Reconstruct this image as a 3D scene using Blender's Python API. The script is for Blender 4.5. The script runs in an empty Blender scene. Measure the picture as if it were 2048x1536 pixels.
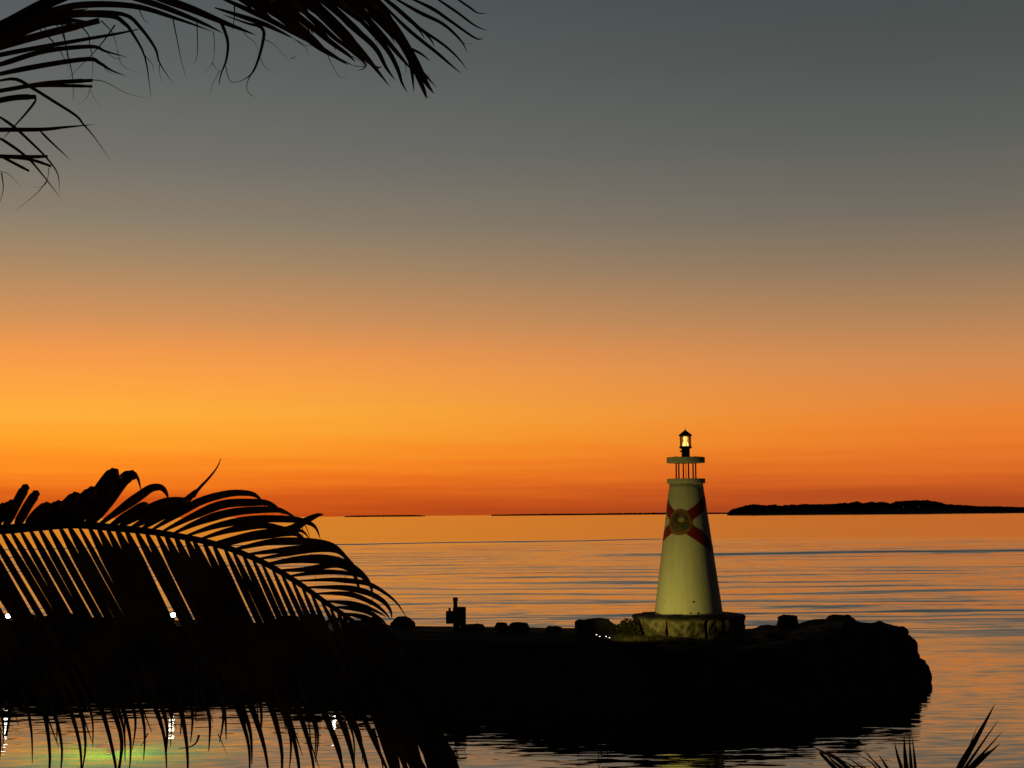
import bpy, bmesh, math, random
from mathutils import Vector, Matrix, noise
R = math.radians
rnd = random.Random(7)
S = bpy.context.scene
C = S.collection

# ------------------------------------------------------------------ camera
FPX, H = 2958.0, 4.2                     # focal length in photo pixels (2048 wide), eye height above the water
PITCH, ROLL = 5.06, -0.48
cam_d = bpy.data.cameras.new('camera'); cam = bpy.data.objects.new('camera', cam_d); C.objects.link(cam)
cam_d.sensor_width = 36.0; cam_d.lens = FPX / 2048 * 36.0
cam_d.clip_start = 0.1; cam_d.clip_end = 90000
CM = Matrix.Rotation(R(90 + PITCH), 3, 'X') @ Matrix.Rotation(R(ROLL), 3, 'Z')
cam.location = (0, 0, H); cam.rotation_euler = CM.to_euler()
S.camera = cam


def at(px, py, Y):
    """Where the sight line of a photo pixel meets the upright plane at distance Y."""
    d = CM @ Vector(((px - 1024) / FPX, (768 - py) / FPX, -1))
    return Vector((0, 0, H)) + d * (Y / d.y)


def zat(px, py, Y): return at(px, py, Y).z
def xat(px, Y): return at(px, 1240, Y).x
def lerp(a, b, t): return a + (b - a) * t


def pw(pts, x):
    """Piecewise linear look-up."""
    if x <= pts[0][0]: return pts[0][1]
    for (x0, y0), (x1, y1) in zip(pts, pts[1:]):
        if x <= x1: return y0 + (y1 - y0) * (x - x0) / (x1 - x0)
    return pts[-1][1]


def lin(c):
    return tuple(((v / 255) / 12.92 if v / 255 <= .04045 else ((v / 255 + .055) / 1.055) ** 2.4) for v in c)


# ------------------------------------------------------------------ sky: afterglow a few minutes after sunset (the sun itself is down)
S.view_settings.view_transform = 'Standard'; S.view_settings.look = 'None'
S.view_settings.exposure = 0; S.view_settings.gamma = 1
W = bpy.data.worlds.new('World'); S.world = W; W.use_nodes = True
nt = W.node_tree; nt.nodes.clear()
def N(tree, kind, **kw):
    n = tree.nodes.new(kind)
    for k, v in kw.items(): setattr(n, k, v)
    return n
def math_node(tree, op, a, b=None, c=None):
    n = N(tree, 'ShaderNodeMath', operation=op)
    for i, v in enumerate((a, b, c)):
        if v is None: continue
        if isinstance(v, (int, float)): n.inputs[i].default_value = v
        else: tree.links.new(v, n.inputs[i])
    return n.outputs[0]
def map_range(tree, v, a, b, c=0.0, d=1.0, smooth=True):
    n = N(tree, 'ShaderNodeMapRange'); n.interpolation_type = 'SMOOTHSTEP' if smooth else 'LINEAR'
    tree.links.new(v, n.inputs[0])
    for i, x in enumerate((a, b, c, d)): n.inputs[i + 1].default_value = x
    return n.outputs[0]
def ramp(tree, fac, stops):
    n = N(tree, 'ShaderNodeValToRGB'); cr = n.color_ramp
    while len(cr.elements) < len(stops): cr.elements.new(0.5)
    for e, (p, c) in zip(cr.elements, stops): e.position = p; e.color = (*lin(c), 1)
    tree.links.new(fac, n.inputs[0]); return n.outputs[0]
def mixc(tree, f, a, b, mode='MIX'):
    n = N(tree, 'ShaderNodeMix', data_type='RGBA', blend_type=mode)
    for sock, v in ((n.inputs[0], f), (n.inputs[6], a), (n.inputs[7], b)):
        if isinstance(v, (int, float)): sock.default_value = v
        elif isinstance(v, tuple): sock.default_value = (*v, 1) if len(v) == 3 else v
        else: tree.links.new(v, sock)
    return n.outputs[2]
def elev(py): return math.degrees(math.atan((768 - py) / FPX)) + PITCH
SUN_AZ = -17.5                            # where the sun went down, degrees from the +Y axis
tc = N(nt, 'ShaderNodeTexCoord'); sep = N(nt, 'ShaderNodeSeparateXYZ'); nt.links.new(tc.outputs['Generated'], sep.inputs[0])
el = math_node(nt, 'MULTIPLY', math_node(nt, 'ARCSINE', sep.outputs[2]), 180 / math.pi)
az = math_node(nt, 'MULTIPLY', math_node(nt, 'ARCTAN2', sep.outputs[0], sep.outputs[1]), 180 / math.pi)
da = math_node(nt, 'ABSOLUTE', math_node(nt, 'SUBTRACT', az, SUN_AZ))
# thin stratified veils low in the glow
skn = N(nt, 'ShaderNodeTexNoise'); skn.inputs['Scale'].default_value = 1.0; skn.inputs['Detail'].default_value = 4
cmb = N(nt, 'ShaderNodeCombineXYZ'); nt.links.new(math_node(nt, 'MULTIPLY', az, 0.09), cmb.inputs[0]); nt.links.new(math_node(nt, 'MULTIPLY', el, 2.1), cmb.inputs[1])
nt.links.new(cmb.outputs[0], skn.inputs['Vector'])
wob = math_node(nt, 'MULTIPLY', math_node(nt, 'SUBTRACT', skn.outputs[0], 0.5), map_range(nt, el, 7.5, 1.0, 0.0, 1.5))
elw = math_node(nt, 'ADD', el, wob)
TOP = 60.0
t = map_range(nt, elw, 0.0, TOP, 0.0, 1.0, smooth=False)
def stops(rows, tail): return [(max(0, elev(y)) / TOP, c) for y, c in rows] + [(e / TOP, c) for e, c in tail]
sunward = ramp(nt, t, stops([(1029, (190, 73, 20)), (1000, (212, 88, 22)), (960, (244, 120, 28)), (920, (255, 144, 34)), (880, (255, 162, 44)),
    (830, (255, 174, 58)), (770, (254, 164, 66)), (710, (244, 154, 76)), (640, (210, 146, 90)), (540, (170, 137, 101)), (450, (139, 127, 108)),
    (320, (113, 111, 105)), (150, (94, 98, 97)), (0, (83, 89, 90))], [(30, (58, 60, 60)), (50, (28, 29, 30))]))
offside = ramp(nt, t, stops([(1029, (165, 71, 30)), (1000, (182, 78, 32)), (950, (218, 104, 36)), (900, (232, 122, 42)), (860, (234, 130, 48)),
    (820, (229, 134, 60)), (740, (210, 138, 80)), (650, (176, 131, 90)), (550, (141, 119, 96)), (450, (115, 108, 97)), (300, (93, 95, 92)),
    (150, (79, 84, 82)), (0, (70, 76, 76))], [(30, (46, 48, 48)), (50, (22, 24, 25))]))
east = ramp(nt, t, [(0.0, (36, 28, 21)), (0.12, (32, 26, 22)), (0.35, (22, 20, 21)), (0.9, (15, 17, 20))])
col = mixc(nt, map_range(nt, da, 0.0, 38.0), sunward, offside)
col = mixc(nt, map_range(nt, da, 37.0, 85.0), col, east)
col = mixc(nt, map_range(nt, el, -0.5, -3.0), col, (0.004, 0.004, 0.005))
bg = N(nt, 'ShaderNodeBackground'); out = N(nt, 'ShaderNodeOutputWorld')
nt.links.new(col, bg.inputs[0]); bg.inputs[1].default_value = 1.0; nt.links.new(bg.outputs[0], out.inputs[0])

# ------------------------------------------------------------------ materials
def new_mat(name):
    m = bpy.data.materials.new(name); m.use_nodes = True
    return m, m.node_tree, m.node_tree.nodes['Principled BSDF']


def mat(name, c1, c2=None, scale=4.0, rough=0.8, spec=0.3, bump=0.0, detail=6, metal=0.0, space='Object'):
    m, t_, p = new_mat(name)
    p.inputs['Roughness'].default_value = rough; p.inputs['Specular IOR Level'].default_value = spec
    p.inputs['Metallic'].default_value = metal; p.inputs['Base Color'].default_value = (*c1, 1)
    if c2 or bump:
        tcn = N(t_, 'ShaderNodeTexCoord'); nz = N(t_, 'ShaderNodeTexNoise')
        nz.inputs['Scale'].default_value = scale; nz.inputs['Detail'].default_value = detail
        t_.links.new(tcn.outputs[space], nz.inputs['Vector'])
        if c2:
            f = map_range(t_, nz.outputs[0], 0.35, 0.65)
            t_.links.new(mixc(t_, f, c1, c2), p.inputs['Base Color'])
        if bump:
            b = N(t_, 'ShaderNodeBump'); b.inputs['Strength'].default_value = 0.8; b.inputs['Distance'].default_value = bump
            t_.links.new(nz.outputs[0], b.inputs['Height']); t_.links.new(b.outputs[0], p.inputs['Normal'])
    return m


def lamp_mat(name, colour, strength):
    m, t_, p = new_mat(name)
    p.inputs['Base Color'].default_value = (*colour, 1)
    p.inputs['Emission Color'].default_value = (*colour, 1); p.inputs['Emission Strength'].default_value = strength
    return m


M = {}
M['leaf'] = mat('palm_leaf', (.08, .065, .025), (.27, .165, .07), 5, .6, .2)
M['rachis'] = mat('palm_rachis', (.030, .026, .010), (.040, .032, .014), 12, .6, .2)
M['trunk'] = mat('palm_trunk', (.10, .085, .065), (.16, .14, .11), 5, .9, .1, .02)
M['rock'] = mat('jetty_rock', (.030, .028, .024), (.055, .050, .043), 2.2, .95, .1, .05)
M['stone'] = mat('plinth_stone', (.07, .062, .045), (.22, .195, .14), 7, .95, .1, .03)
M['slab'] = mat('plinth_cap', (.05, .045, .04), (.09, .08, .07), 6, .95, .1, .01)
M['grass'] = mat('grass_blade', (.05, .048, .02), (.10, .08, .035), 6, .8, .1)
M['shrub'] = mat('shrub_leaf', (.028, .026, .010), (.045, .038, .016), 8, .7, .1)
M['dark_metal'] = mat('dark_metal', (.018, .017, .016), (.03, .028, .026), 12, .5, .4)
M['red_post'] = mat('red_paint', (.30, .03, .02), (.24, .022, .016), 10, .5, .4)
M['box'] = mat('weathered_grey_box', (.05, .05, .05), (.08, .08, .078), 10, .6, .3)
M['bulb'] = lamp_mat('dock_lamp_bulb', (1.0, .97, .80), 16)
M['led'] = lamp_mat('led_lens', (1.0, .97, .88), 3.2)
M['beacon'] = lamp_mat('beacon_lens', (1.0, .80, .30), 1.9)
M['green_lens'] = lamp_mat('green_lens', (.35, 1.0, .08), 1.2)
M['red_band'] = mat('flag_red', (.27, .012, .018), (.20, .010, .014), 14, .6, .3)
M['seal_gold'] = mat('seal_gold', (.28, .14, .045), (.20, .10, .03), 24, .6, .3)
M['seal_sky'] = mat('seal_field', (.15, .10, .045), (.06, .04, .02), 9, .6, .3, detail=3)
M['seal_sun'] = mat('seal_sun', (.42, .40, .15), (.32, .30, .10), 20, .6, .3)
M['seal_dark'] = mat('seal_dark', (.05, .045, .03), (.09, .06, .03), 20, .6, .3)
M['seal_green'] = mat('seal_green', (.03, .07, .04), (.05, .10, .05), 20, .6, .3)
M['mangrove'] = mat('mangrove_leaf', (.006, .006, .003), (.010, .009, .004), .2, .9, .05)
M['sand'] = mat('shore_ground', (.16, .14, .11), (.22, .20, .16), 1.2, .95, .1, .02)
M['seabed'] = mat('seabed_sand', (.10, .10, .07), (.15, .15, .11), 1.2, .95, .1)

# white tower paint with rain streaks and scuffs
m, t_, p = new_mat('tower_paint'); M['paint'] = m
tcn = N(t_, 'ShaderNodeTexCoord'); mp = N(t_, 'ShaderNodeMapping'); mp.inputs['Scale'].default_value = (5, 5, .5)
t_.links.new(tcn.outputs['Object'], mp.inputs[0])
n1 = N(t_, 'ShaderNodeTexNoise'); n1.inputs['Scale'].default_value = 1.6; n1.inputs['Detail'].default_value = 7; t_.links.new(mp.outputs[0], n1.inputs['Vector'])
n2 = N(t_, 'ShaderNodeTexNoise'); n2.inputs['Scale'].default_value = 14; n2.inputs['Detail'].default_value = 5; t_.links.new(tcn.outputs['Object'], n2.inputs['Vector'])
c = mixc(t_, map_range(t_, n1.outputs[0], .4, .75), (.66, .65, .57), (.58, .57, .49))
c = mixc(t_, map_range(t_, n2.outputs[0], .60, .72), c, (.52, .50, .41))
t_.links.new(c, p.inputs['Base Color']); p.inputs['Roughness'].default_value = .7; p.inputs['Specular IOR Level'].default_value = .2
bmp = N(t_, 'ShaderNodeBump'); bmp.inputs['Distance'].default_value = .006; t_.links.new(n2.outputs[0], bmp.inputs['Height']); t_.links.new(bmp.outputs[0], p.inputs['Normal'])

# clear lantern glass
m, t_, p = new_mat('lantern_glass'); M['glass'] = m
gl = N(t_, 'ShaderNodeBsdfGlossy'); gl.inputs['Roughness'].default_value = .05
tr = N(t_, 'ShaderNodeBsdfTransparent'); tr.inputs[0].default_value = (.78, .66, .42, 1)
fr = N(t_, 'ShaderNodeFresnel'); mx = N(t_, 'ShaderNodeMixShader')
t_.links.new(fr.outputs[0], mx.inputs[0]); t_.links.new(tr.outputs[0], mx.inputs[1]); t_.links.new(gl.outputs[0], mx.inputs[2])
t_.links.new(mx.outputs[0], t_.nodes['Material Output'].inputs[0])

# water: Fresnel mirror over clear dark water; the wave slopes come from noise laid out in metres on the sea
m, t_, p = new_mat('sea_water'); M['water'] = m; t_.nodes.remove(p)
geo = N(t_, 'ShaderNodeNewGeometry'); sp = N(t_, 'ShaderNodeSeparateXYZ'); t_.links.new(geo.outputs['Position'], sp.inputs[0])
def wave(sx, sy, detail, rough=.5, off=0.0, warp=None):
    mp = N(t_, 'ShaderNodeMapping'); mp.inputs['Scale'].default_value = (sx, sy, 1); mp.inputs['Location'].default_value = (off, off * 1.7, off * .3)
    mp.inputs['Rotation'].default_value = (0, 0, R(1.5))
    t_.links.new(geo.outputs['Position'], mp.inputs[0])
    nz = N(t_, 'ShaderNodeTexNoise'); nz.inputs['Scale'].default_value = 1; nz.inputs['Detail'].default_value = detail; nz.inputs['Roughness'].default_value = rough
    t_.links.new(mp.outputs[0], nz.inputs['Vector'])
    s = N(t_, 'ShaderNodeSeparateColor'); t_.links.new(nz.outputs['Color'], s.inputs[0])
    return [math_node(t_, 'SUBTRACT', s.outputs[i], .5) for i in range(2)]
side = map_range(t_, sp.outputs[0], 11.0, 17.0)                       # right of the jetty's tip the bay is open at any distance
openm = math_node(t_, 'MAXIMUM', map_range(t_, sp.outputs[1], 38.0, 62.0), math_node(t_, 'MULTIPLY', side, .75))
farm = map_range(t_, sp.outputs[1], 215.0, 262.0)
patch = wave(.012, .026, 2, .5, 31.0)[0]
patchm = map_range(t_, patch, -.10, .12, .50, 1.25)
def blend(cove, open_, far):
    a = N(t_, 'ShaderNodeMix'); t_.links.new(openm, a.inputs[0]); a.inputs[2].default_value = cove
    if isinstance(open_, float): a.inputs[3].default_value = open_
    else: t_.links.new(open_, a.inputs[3])
    b = N(t_, 'ShaderNodeMix'); t_.links.new(farm, b.inputs[0]); t_.links.new(a.outputs[0], b.inputs[2]); b.inputs[3].default_value = far
    return b.outputs[0]
def amp(cove, open_, far): return blend(cove, math_node(t_, 'MULTIPLY', patchm, open_), far)
sx = sy = None
LAYERS = [(wave(.030, .12, 2, .5, 3.0), amp(.000, .040, .02)), (wave(.14, .70, 3, .6, 11.0), amp(.012, .12, .03)),
          (wave(.50, 2.4, 3, .6, 19.0), amp(.080, .12, .05)), (wave(1.7, 7.5, 2, .5, 43.0), amp(.105, .05, .03))]
for (wx, wy), a in LAYERS:
    ax = math_node(t_, 'MULTIPLY', math_node(t_, 'MULTIPLY', wx, a), .4); ay = math_node(t_, 'MULTIPLY', wy, a)
    sx = ax if sx is None else math_node(t_, 'ADD', sx, ax); sy = ay if sy is None else math_node(t_, 'ADD', sy, ay)
def gauss(v, c, w): return math_node(t_, 'POWER', 2.718, math_node(t_, 'MULTIPLY', math_node(t_, 'POWER', math_node(t_, 'ABSOLUTE', math_node(t_, 'DIVIDE', math_node(t_, 'SUBTRACT', v, c), w)), 2.0), -1.0))
def mul(*v):
    r = v[0]
    for q in v[1:]: r = math_node(t_, 'MULTIPLY', r, q)
    return r
# long low wave trains running in from the bay: narrow steep fronts, wide backs, broken along the crest
def train(length, warp, off, sx_, lo_, hi_):
    w = wave(sx_, .55 / length, 3, .5, off)
    ph = math_node(t_, 'ADD', mul(sp.outputs[1], 2 * math.pi / length), mul(w[0], warp))
    f = map_range(t_, math_node(t_, 'SINE', ph), lo_, hi_)
    return mul(f, map_range(t_, w[1], -.16, .14, .05, 1.0))
band = math_node(t_, 'MAXIMUM', gauss(sp.outputs[1], 132.0, 40.0), .72)
near = map_range(t_, sp.outputs[1], 95.0, 50.0)
trains = math_node(t_, 'ADD', mul(train(7.0, 15.0, 61.0, .040, .45, 1.0), -.095),
                   math_node(t_, 'ADD', mul(train(3.3, 13.0, 77.0, .10, .4, 1.0), near, -.085), mul(train(1.3, 24.0, 91.0, .30, .2, 1.0), -.030)))
shelter = blend(.01, math_node(t_, 'MULTIPLY', band, patchm), .0)
sy = math_node(t_, 'ADD', sy, mul(trains, shelter))
sy = math_node(t_, 'ADD', sy, blend(.0, mul(math_node(t_, 'ADD', .55, band), -.017), -.009))
# the low front of a boat's wake rolling in across the bay, and a second one closer on the right
wv = wave(.03, .0, 3, .5, 5.0)
wy0 = math_node(t_, 'SUBTRACT', math_node(t_, 'ADD', sp.outputs[1], mul(wv[0], 26.0)), mul(sp.outputs[0], .40))
wake = mul(gauss(wy0, 236.0, 3.5), map_range(t_, sp.outputs[0], 34.0, 20.0), map_range(t_, wv[1], -.2, .05, .45, 1.0))
sy = math_node(t_, 'ADD', sy, mul(wake, -.22))
wake2 = mul(gauss(math_node(t_, 'ADD', sp.outputs[1], mul(wv[1], 16.0)), 156.0, 4.5), map_range(t_, sp.outputs[0], 2.0, 22.0))
sy = math_node(t_, 'ADD', sy, mul(wake2, -.12))
nv = N(t_, 'ShaderNodeCombineXYZ'); t_.links.new(sx, nv.inputs[0]); t_.links.new(sy, nv.inputs[1]); nv.inputs[2].default_value = 1
nn = N(t_, 'ShaderNodeVectorMath', operation='NORMALIZE'); t_.links.new(nv.outputs[0], nn.inputs[0])
gl = N(t_, 'ShaderNodeBsdfGlossy', distribution='BECKMANN'); t_.links.new(nn.outputs[0], gl.inputs['Normal'])
rough = math_node(t_, 'MULTIPLY', blend(.05, .12, .15), math_node(t_, 'SUBTRACT', 1.0, math_node(t_, 'MULTIPLY', wake, .8)))
t_.links.new(rough, gl.inputs['Roughness'])                            # capillary ripples too small to draw
tr = N(t_, 'ShaderNodeBsdfRefraction'); tr.inputs['Color'].default_value = (.62, .74, .60, 1); tr.inputs['IOR'].default_value = 1.33; tr.inputs['Roughness'].default_value = .05
t_.links.new(nn.outputs[0], tr.inputs['Normal'])
fr = N(t_, 'ShaderNodeFresnel'); fr.inputs[0].default_value = 1.42; t_.links.new(nn.outputs[0], fr.inputs['Normal'])
mx = N(t_, 'ShaderNodeMixShader'); t_.links.new(math_node(t_, 'MULTIPLY_ADD', fr.outputs[0], .36, .64), mx.inputs[0]); t_.links.new(tr.outputs[0], mx.inputs[1]); t_.links.new(gl.outputs[0], mx.inputs[2])
t_.links.new(mx.outputs[0], t_.nodes['Material Output'].inputs[0])

# ------------------------------------------------------------------ mesh helpers
def obj(name, bm, m, parent=None, smooth=False, loc=None):
    me = bpy.data.meshes.new(name); bm.normal_update(); bm.to_mesh(me); bm.free()
    if smooth:
        for f in me.polygons: f.use_smooth = True
    o = bpy.data.objects.new(name, me); C.objects.link(o)
    if m: me.materials.append(M[m])
    if parent: o.parent = parent
    if loc is not None: o.location = loc
    return o
def tag(o, label=None, cat=None, group=None, kind=None):
    for k, v in (('label', label), ('category', cat), ('group', group), ('kind', kind)):
        if v: o[k] = v
    return o
def empty(name, loc, label, cat, group=None):
    o = bpy.data.objects.new(name, None); C.objects.link(o); o.location = loc
    return tag(o, label, cat, group)
def from_rows(bm, rows, closed=False):
    vs = [[bm.verts.new(p) for p in r] for r in rows]
    for a, b in zip(vs, vs[1:]):
        n = len(a)
        for i in range(n if closed else n - 1):
            j = (i + 1) % n
            try: bm.faces.new((a[i], a[j], b[j], b[i]))
            except ValueError: pass
    return vs
def lathe(bm, prof, n=48, centre=(0, 0), caps=True, phase=0.0):
    rows = [[(centre[0] + r * math.cos(phase + 2 * math.pi * k / n), centre[1] + r * math.sin(phase + 2 * math.pi * k / n), z) for k in range(n)] for r, z in prof]
    vs = from_rows(bm, rows, True)
    if caps:
        bm.faces.new(vs[-1]); bm.faces.new(list(reversed(vs[0])))
def tube(bm, pts, radii, n=6):
    rows = []
    for i, p in enumerate(pts):
        d = (pts[min(i + 1, len(pts) - 1)] - pts[max(i - 1, 0)]).normalized()
        u = d.cross(Vector((0, 1, .01)) if abs(d.y) < .95 else Vector((1, 0, 0))).normalized(); v = d.cross(u)
        rows.append([p + (u * math.cos(2 * math.pi * k / n) + v * math.sin(2 * math.pi * k / n)) * radii[i] for k in range(n)])
    vs = from_rows(bm, rows, True)
    bm.faces.new(vs[-1]); bm.faces.new(list(reversed(vs[0])))
def box(bm, c, s, bev=0.0, rz=0.0):
    g = bmesh.ops.create_cube(bm, size=1)
    bmesh.ops.transform(bm, verts=g['verts'], matrix=Matrix.Translation(c) @ Matrix.Rotation(rz, 4, 'Z') @ Matrix.Diagonal((*s, 1)))
    if bev:
        es = list({e for v in g['verts'] for e in v.link_edges})
        bmesh.ops.bevel(bm, geom=es, offset=bev, segments=2, affect='EDGES')
def spline(ctrl, n):
    """Catmull-Rom through control vectors."""
    k = len(ctrl) - 1; out_ = []
    for i in range(n + 1):
        u = i / n * k; s = min(int(u), k - 1); f = u - s
        p0, p1, p2, p3 = ctrl[max(s - 1, 0)], ctrl[s], ctrl[s + 1], ctrl[min(s + 2, k)]
        out_.append(.5 * ((2 * p1) + (p2 - p0) * f + (2 * p0 - 5 * p1 + 4 * p2 - p3) * f * f + (3 * p1 - p0 - 3 * p2 + p3) * f ** 3))
    return out_

# ------------------------------------------------------------------ sea, sea bed and shore
bm = bmesh.new()
ys = [9, 30, 60, 150, 400, 1500, 6000, 60000]
from_rows(bm, [[(-40 - y * 1.3, y, 0), (40 + y * 1.3, y, 0)] for y in ys])
tag(obj('water', bm, 'water'), kind='structure')
bm = bmesh.new()
from_rows(bm, [[(-60 - y * 1.3, y, z), (60 + y * 1.3, y, z)] for y, z in ((8.5, -.3), (20, -1.2), (26, -1.8), (40, -1.8), (60, -4), (60000, -4))])
tag(obj('seabed', bm, 'seabed'), kind='structure')
bm = bmesh.new()
from_rows(bm, [[(x, y, z + .06 * noise.noise(Vector((x * .3, y * .3, 0)))) for x in [i * 1.0 - 40 for i in range(81)]]
               for y, z in ((-40, .9), (-10, .9), (0, .9), (4, .85), (7, .75), (9, .5), (11, .05), (14, -.45), (18, -.95), (22, -1.6))])
tag(obj('shore', bm, 'sand', smooth=True), kind='structure')

# ------------------------------------------------------------------ the jetty: a long mound of limestone, its crest following the photographed skyline
SKY = [(-1400, 1226), (-300, 1228), (0, 1229), (130, 1230), (160, 1230), (230, 1236), (310, 1239), (440, 1243), (530, 1246), (640, 1246), (760, 1249), (830, 1252), (870, 1252),
       (905, 1249), (960, 1249), (1000, 1252), (1050, 1251), (1075, 1256), (1120, 1254), (1150, 1253), (1250, 1256), (1380, 1257), (1495, 1258),
       (1512, 1256), (1530, 1252), (1550, 1250), (1600, 1248), (1632, 1240), (1660, 1235), (1680, 1233), (1705, 1238), (1730, 1245), (1750, 1249), (1790, 1251), (1800, 1255),
       (1808, 1268), (1815, 1284), (1822, 1298), (1828, 1314), (1834, 1328), (1842, 1342), (1850, 1356), (1858, 1376), (1868, 1420), (1900, 1520)]
CREST = [(-1400, 44), (500, 42), (760, 41), (900, 39), (1000, 37.6), (1700, 37.6), (1900, 37.5)]
SHOULDER = [(-1400, 42.6), (300, 41.2), (500, 40.9), (760, 38.8), (830, 34.6), (890, 32.8), (1000, 32.7), (1500, 33.1), (1600, 34.8), (1700, 36.4), (1760, 36.9), (1900, 37.0)]
def fbm(v, s, n=4): return sum(noise.noise(v * s * 2 ** i + Vector((7.3 * i, 1.1, 3.7))) / 2 ** i for i in range(n))
def ground_z(px, Y):
    yc, ysd = pw(CREST, px), pw(SHOULDER, px)
    zc = zat(px, pw(SKY, px), yc)
    if Y >= yc: return zc - ((Y - yc) / 3.2) ** 1.5 * 1.6
    zs = zc - .10
    if Y >= ysd: return lerp(zs, zc, (Y - ysd) / (yc - ysd))
    q = (ysd - Y) / 1.7
    return zs - 1.55 * q ** .8 if zs > 0 else zs - q
PXS = [-1400 + i * 12 for i in range(int(2200 / 12))] + [1240 + i * 4 for i in range(170)]
PXS = sorted(set([p for p in PXS if p <= 1900]))
rows = []
for px in PXS:
    yc, ysd = pw(CREST, px), pw(SHOULDER, px); r = []
    yl = [ysd - 2.6 + 2.6 * i / 16 for i in range(16)] + [lerp(ysd, yc, i / 9) for i in range(10)] + [yc + .25 * i for i in range(1, 15)]
    x = xat(px, yc)
    for Y in yl:
        z = ground_z(px, Y)
        k = min(1.0, abs(Y - yc) / .5)
        z += k * .20 * fbm(Vector((x, Y, z)), 1.2, 5) if Y < yc else -abs(k * .10 * fbm(Vector((x, Y, z)), 1.1))
        if abs(Y - yc) < .01: z += .02 + .085 * fbm(Vector((x, Y, 0)), 1.7, 5)
        if ysd < Y < yc: z = min(z, ground_z(px, yc) - .03)
        yy = Y + (.30 * fbm(Vector((x * .8, z * 1.5, 4.0)), .9) if Y < ysd else 0)
        r.append((x, yy, z))
    rows.append(r)
bm = bmesh.new(); from_rows(bm, rows)
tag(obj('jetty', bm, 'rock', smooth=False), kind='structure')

def boulder(px, top, wpx, hpx, Y, label, seed, flat=.35):
    """A rough block whose outline spans wpx and whose top reaches the given height."""
    s = Y / FPX; w, h = wpx * s, hpx * s
    bm = bmesh.new(); bmesh.ops.create_icosphere(bm, subdivisions=4, radius=1)
    o3 = Vector((seed * 3.1, seed * 1.7, seed * 5.3))
    for v in bm.verts:
        n = v.co.normalized(); d = 1 + .22 * fbm(n + o3, 1.4, 4) + .05 * noise.noise(n * 8 + o3)
        q = Vector((math.copysign(abs(n.x) ** .75, n.x), math.copysign(abs(n.y) ** .8, n.y), math.copysign(abs(n.z) ** (1 - flat), n.z))) * d
        v.co = Vector((q.x * w / 2, q.y * w * .42, q.z * h / 2))
    zt = max(v.co.z for v in bm.verts); wx = max(v.co.x for v in bm.verts)
    for v in bm.verts: v.co.z += h / 2 - zt; v.co.x *= w / 2 / wx
    c = at(px, top + hpx / 2, Y)
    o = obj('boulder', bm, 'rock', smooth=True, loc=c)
    return tag(o, label, 'boulder', 'boulders along the jetty')
B = [(806, 1232, 50, 34, 40.2, 'rounded dark boulder between the palm frond tip and the dark box', .2),
     (945, 1247, 52, 22, 38.6, 'low dark boulder right beside the dark box on the jetty', .3),
     (1003, 1244, 28, 20, 37.8, 'small round dark boulder, left one of the pair right of the box', .2),
     (1038, 1244, 44, 24, 37.7, 'wider dark boulder, right one of the pair left of the lighthouse', .3),
     (1190, 1235, 82, 46, 36.6, 'long flat-topped dark boulder left of the bush at the plinth', .6),
     (1575, 1229, 50, 32, 37.2, 'upright round-topped dark boulder standing alone right of the lighthouse', .5),
     (1680, 1229, 70, 46, 37.3, 'peaked dark boulder forming the highest point right of the lighthouse', .0),
     (1768, 1247, 70, 40, 37.3, 'low flat dark boulder on the shoulder near the right tip of the jetty', .4),
     (1797, 1251, 40, 44, 37.2, 'dark boulder where the right tip of the jetty starts to fall away', .4),
     (1814, 1270, 44, 56, 37.2, 'steep dark boulder on the right face of the jetty tip', .3),
     (1822, 1300, 36, 40, 37.1, 'dark boulder halfway down the right face of the jetty tip', .3),
     (1839, 1317, 38, 52, 37.1, 'dark boulder jutting out just above the water at the jetty tip', .3),
     (1848, 1338, 30, 44, 37.0, 'lowest dark boulder touching the water at the very tip of the jetty', .1),
     (576, 1231, 54, 30, 41.3, 'dark boulder behind the middle of the lower palm frond', .3),
     (627, 1227, 34, 36, 41.0, 'blocky upright dark boulder behind the lower palm frond', .5),
     (672, 1236, 50, 30, 40.8, 'low dark boulder behind the bending end of the lower palm frond', .3),
     (742, 1232, 44, 34, 40.5, 'dark boulder behind the last bare leaflets of the lower palm frond', .4),
     (1108, 1252, 34, 16, 37.4, 'tiny dark boulder in the dip left of the long flat-topped boulder', .2)]
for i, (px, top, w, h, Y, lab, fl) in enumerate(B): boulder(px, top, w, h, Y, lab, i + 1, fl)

# ------------------------------------------------------------------ lighthouse
LX, LY = xat(1377.5, 36.5), 36.5
K = LY / FPX                                      # metres in one photo pixel there
def lz(py): return zat(1377, py, LY)
Z0 = zat(1380, 1232, LY - .8)                     # foot of the tower, on the plinth
lh = empty('lighthouse', (LX, LY, Z0), 'small white tapered lighthouse with a red cross and seal and a lit lantern', 'lighthouse')
def P(name, bm, m, parent=None, smooth=False): return obj(name, bm, m, parent or lh, smooth)
zt = lz(966) - Z0
r0, r1 = 67.5 * K, 33 * K
def rad(z): return lerp(r0, r1, z / zt)
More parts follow.
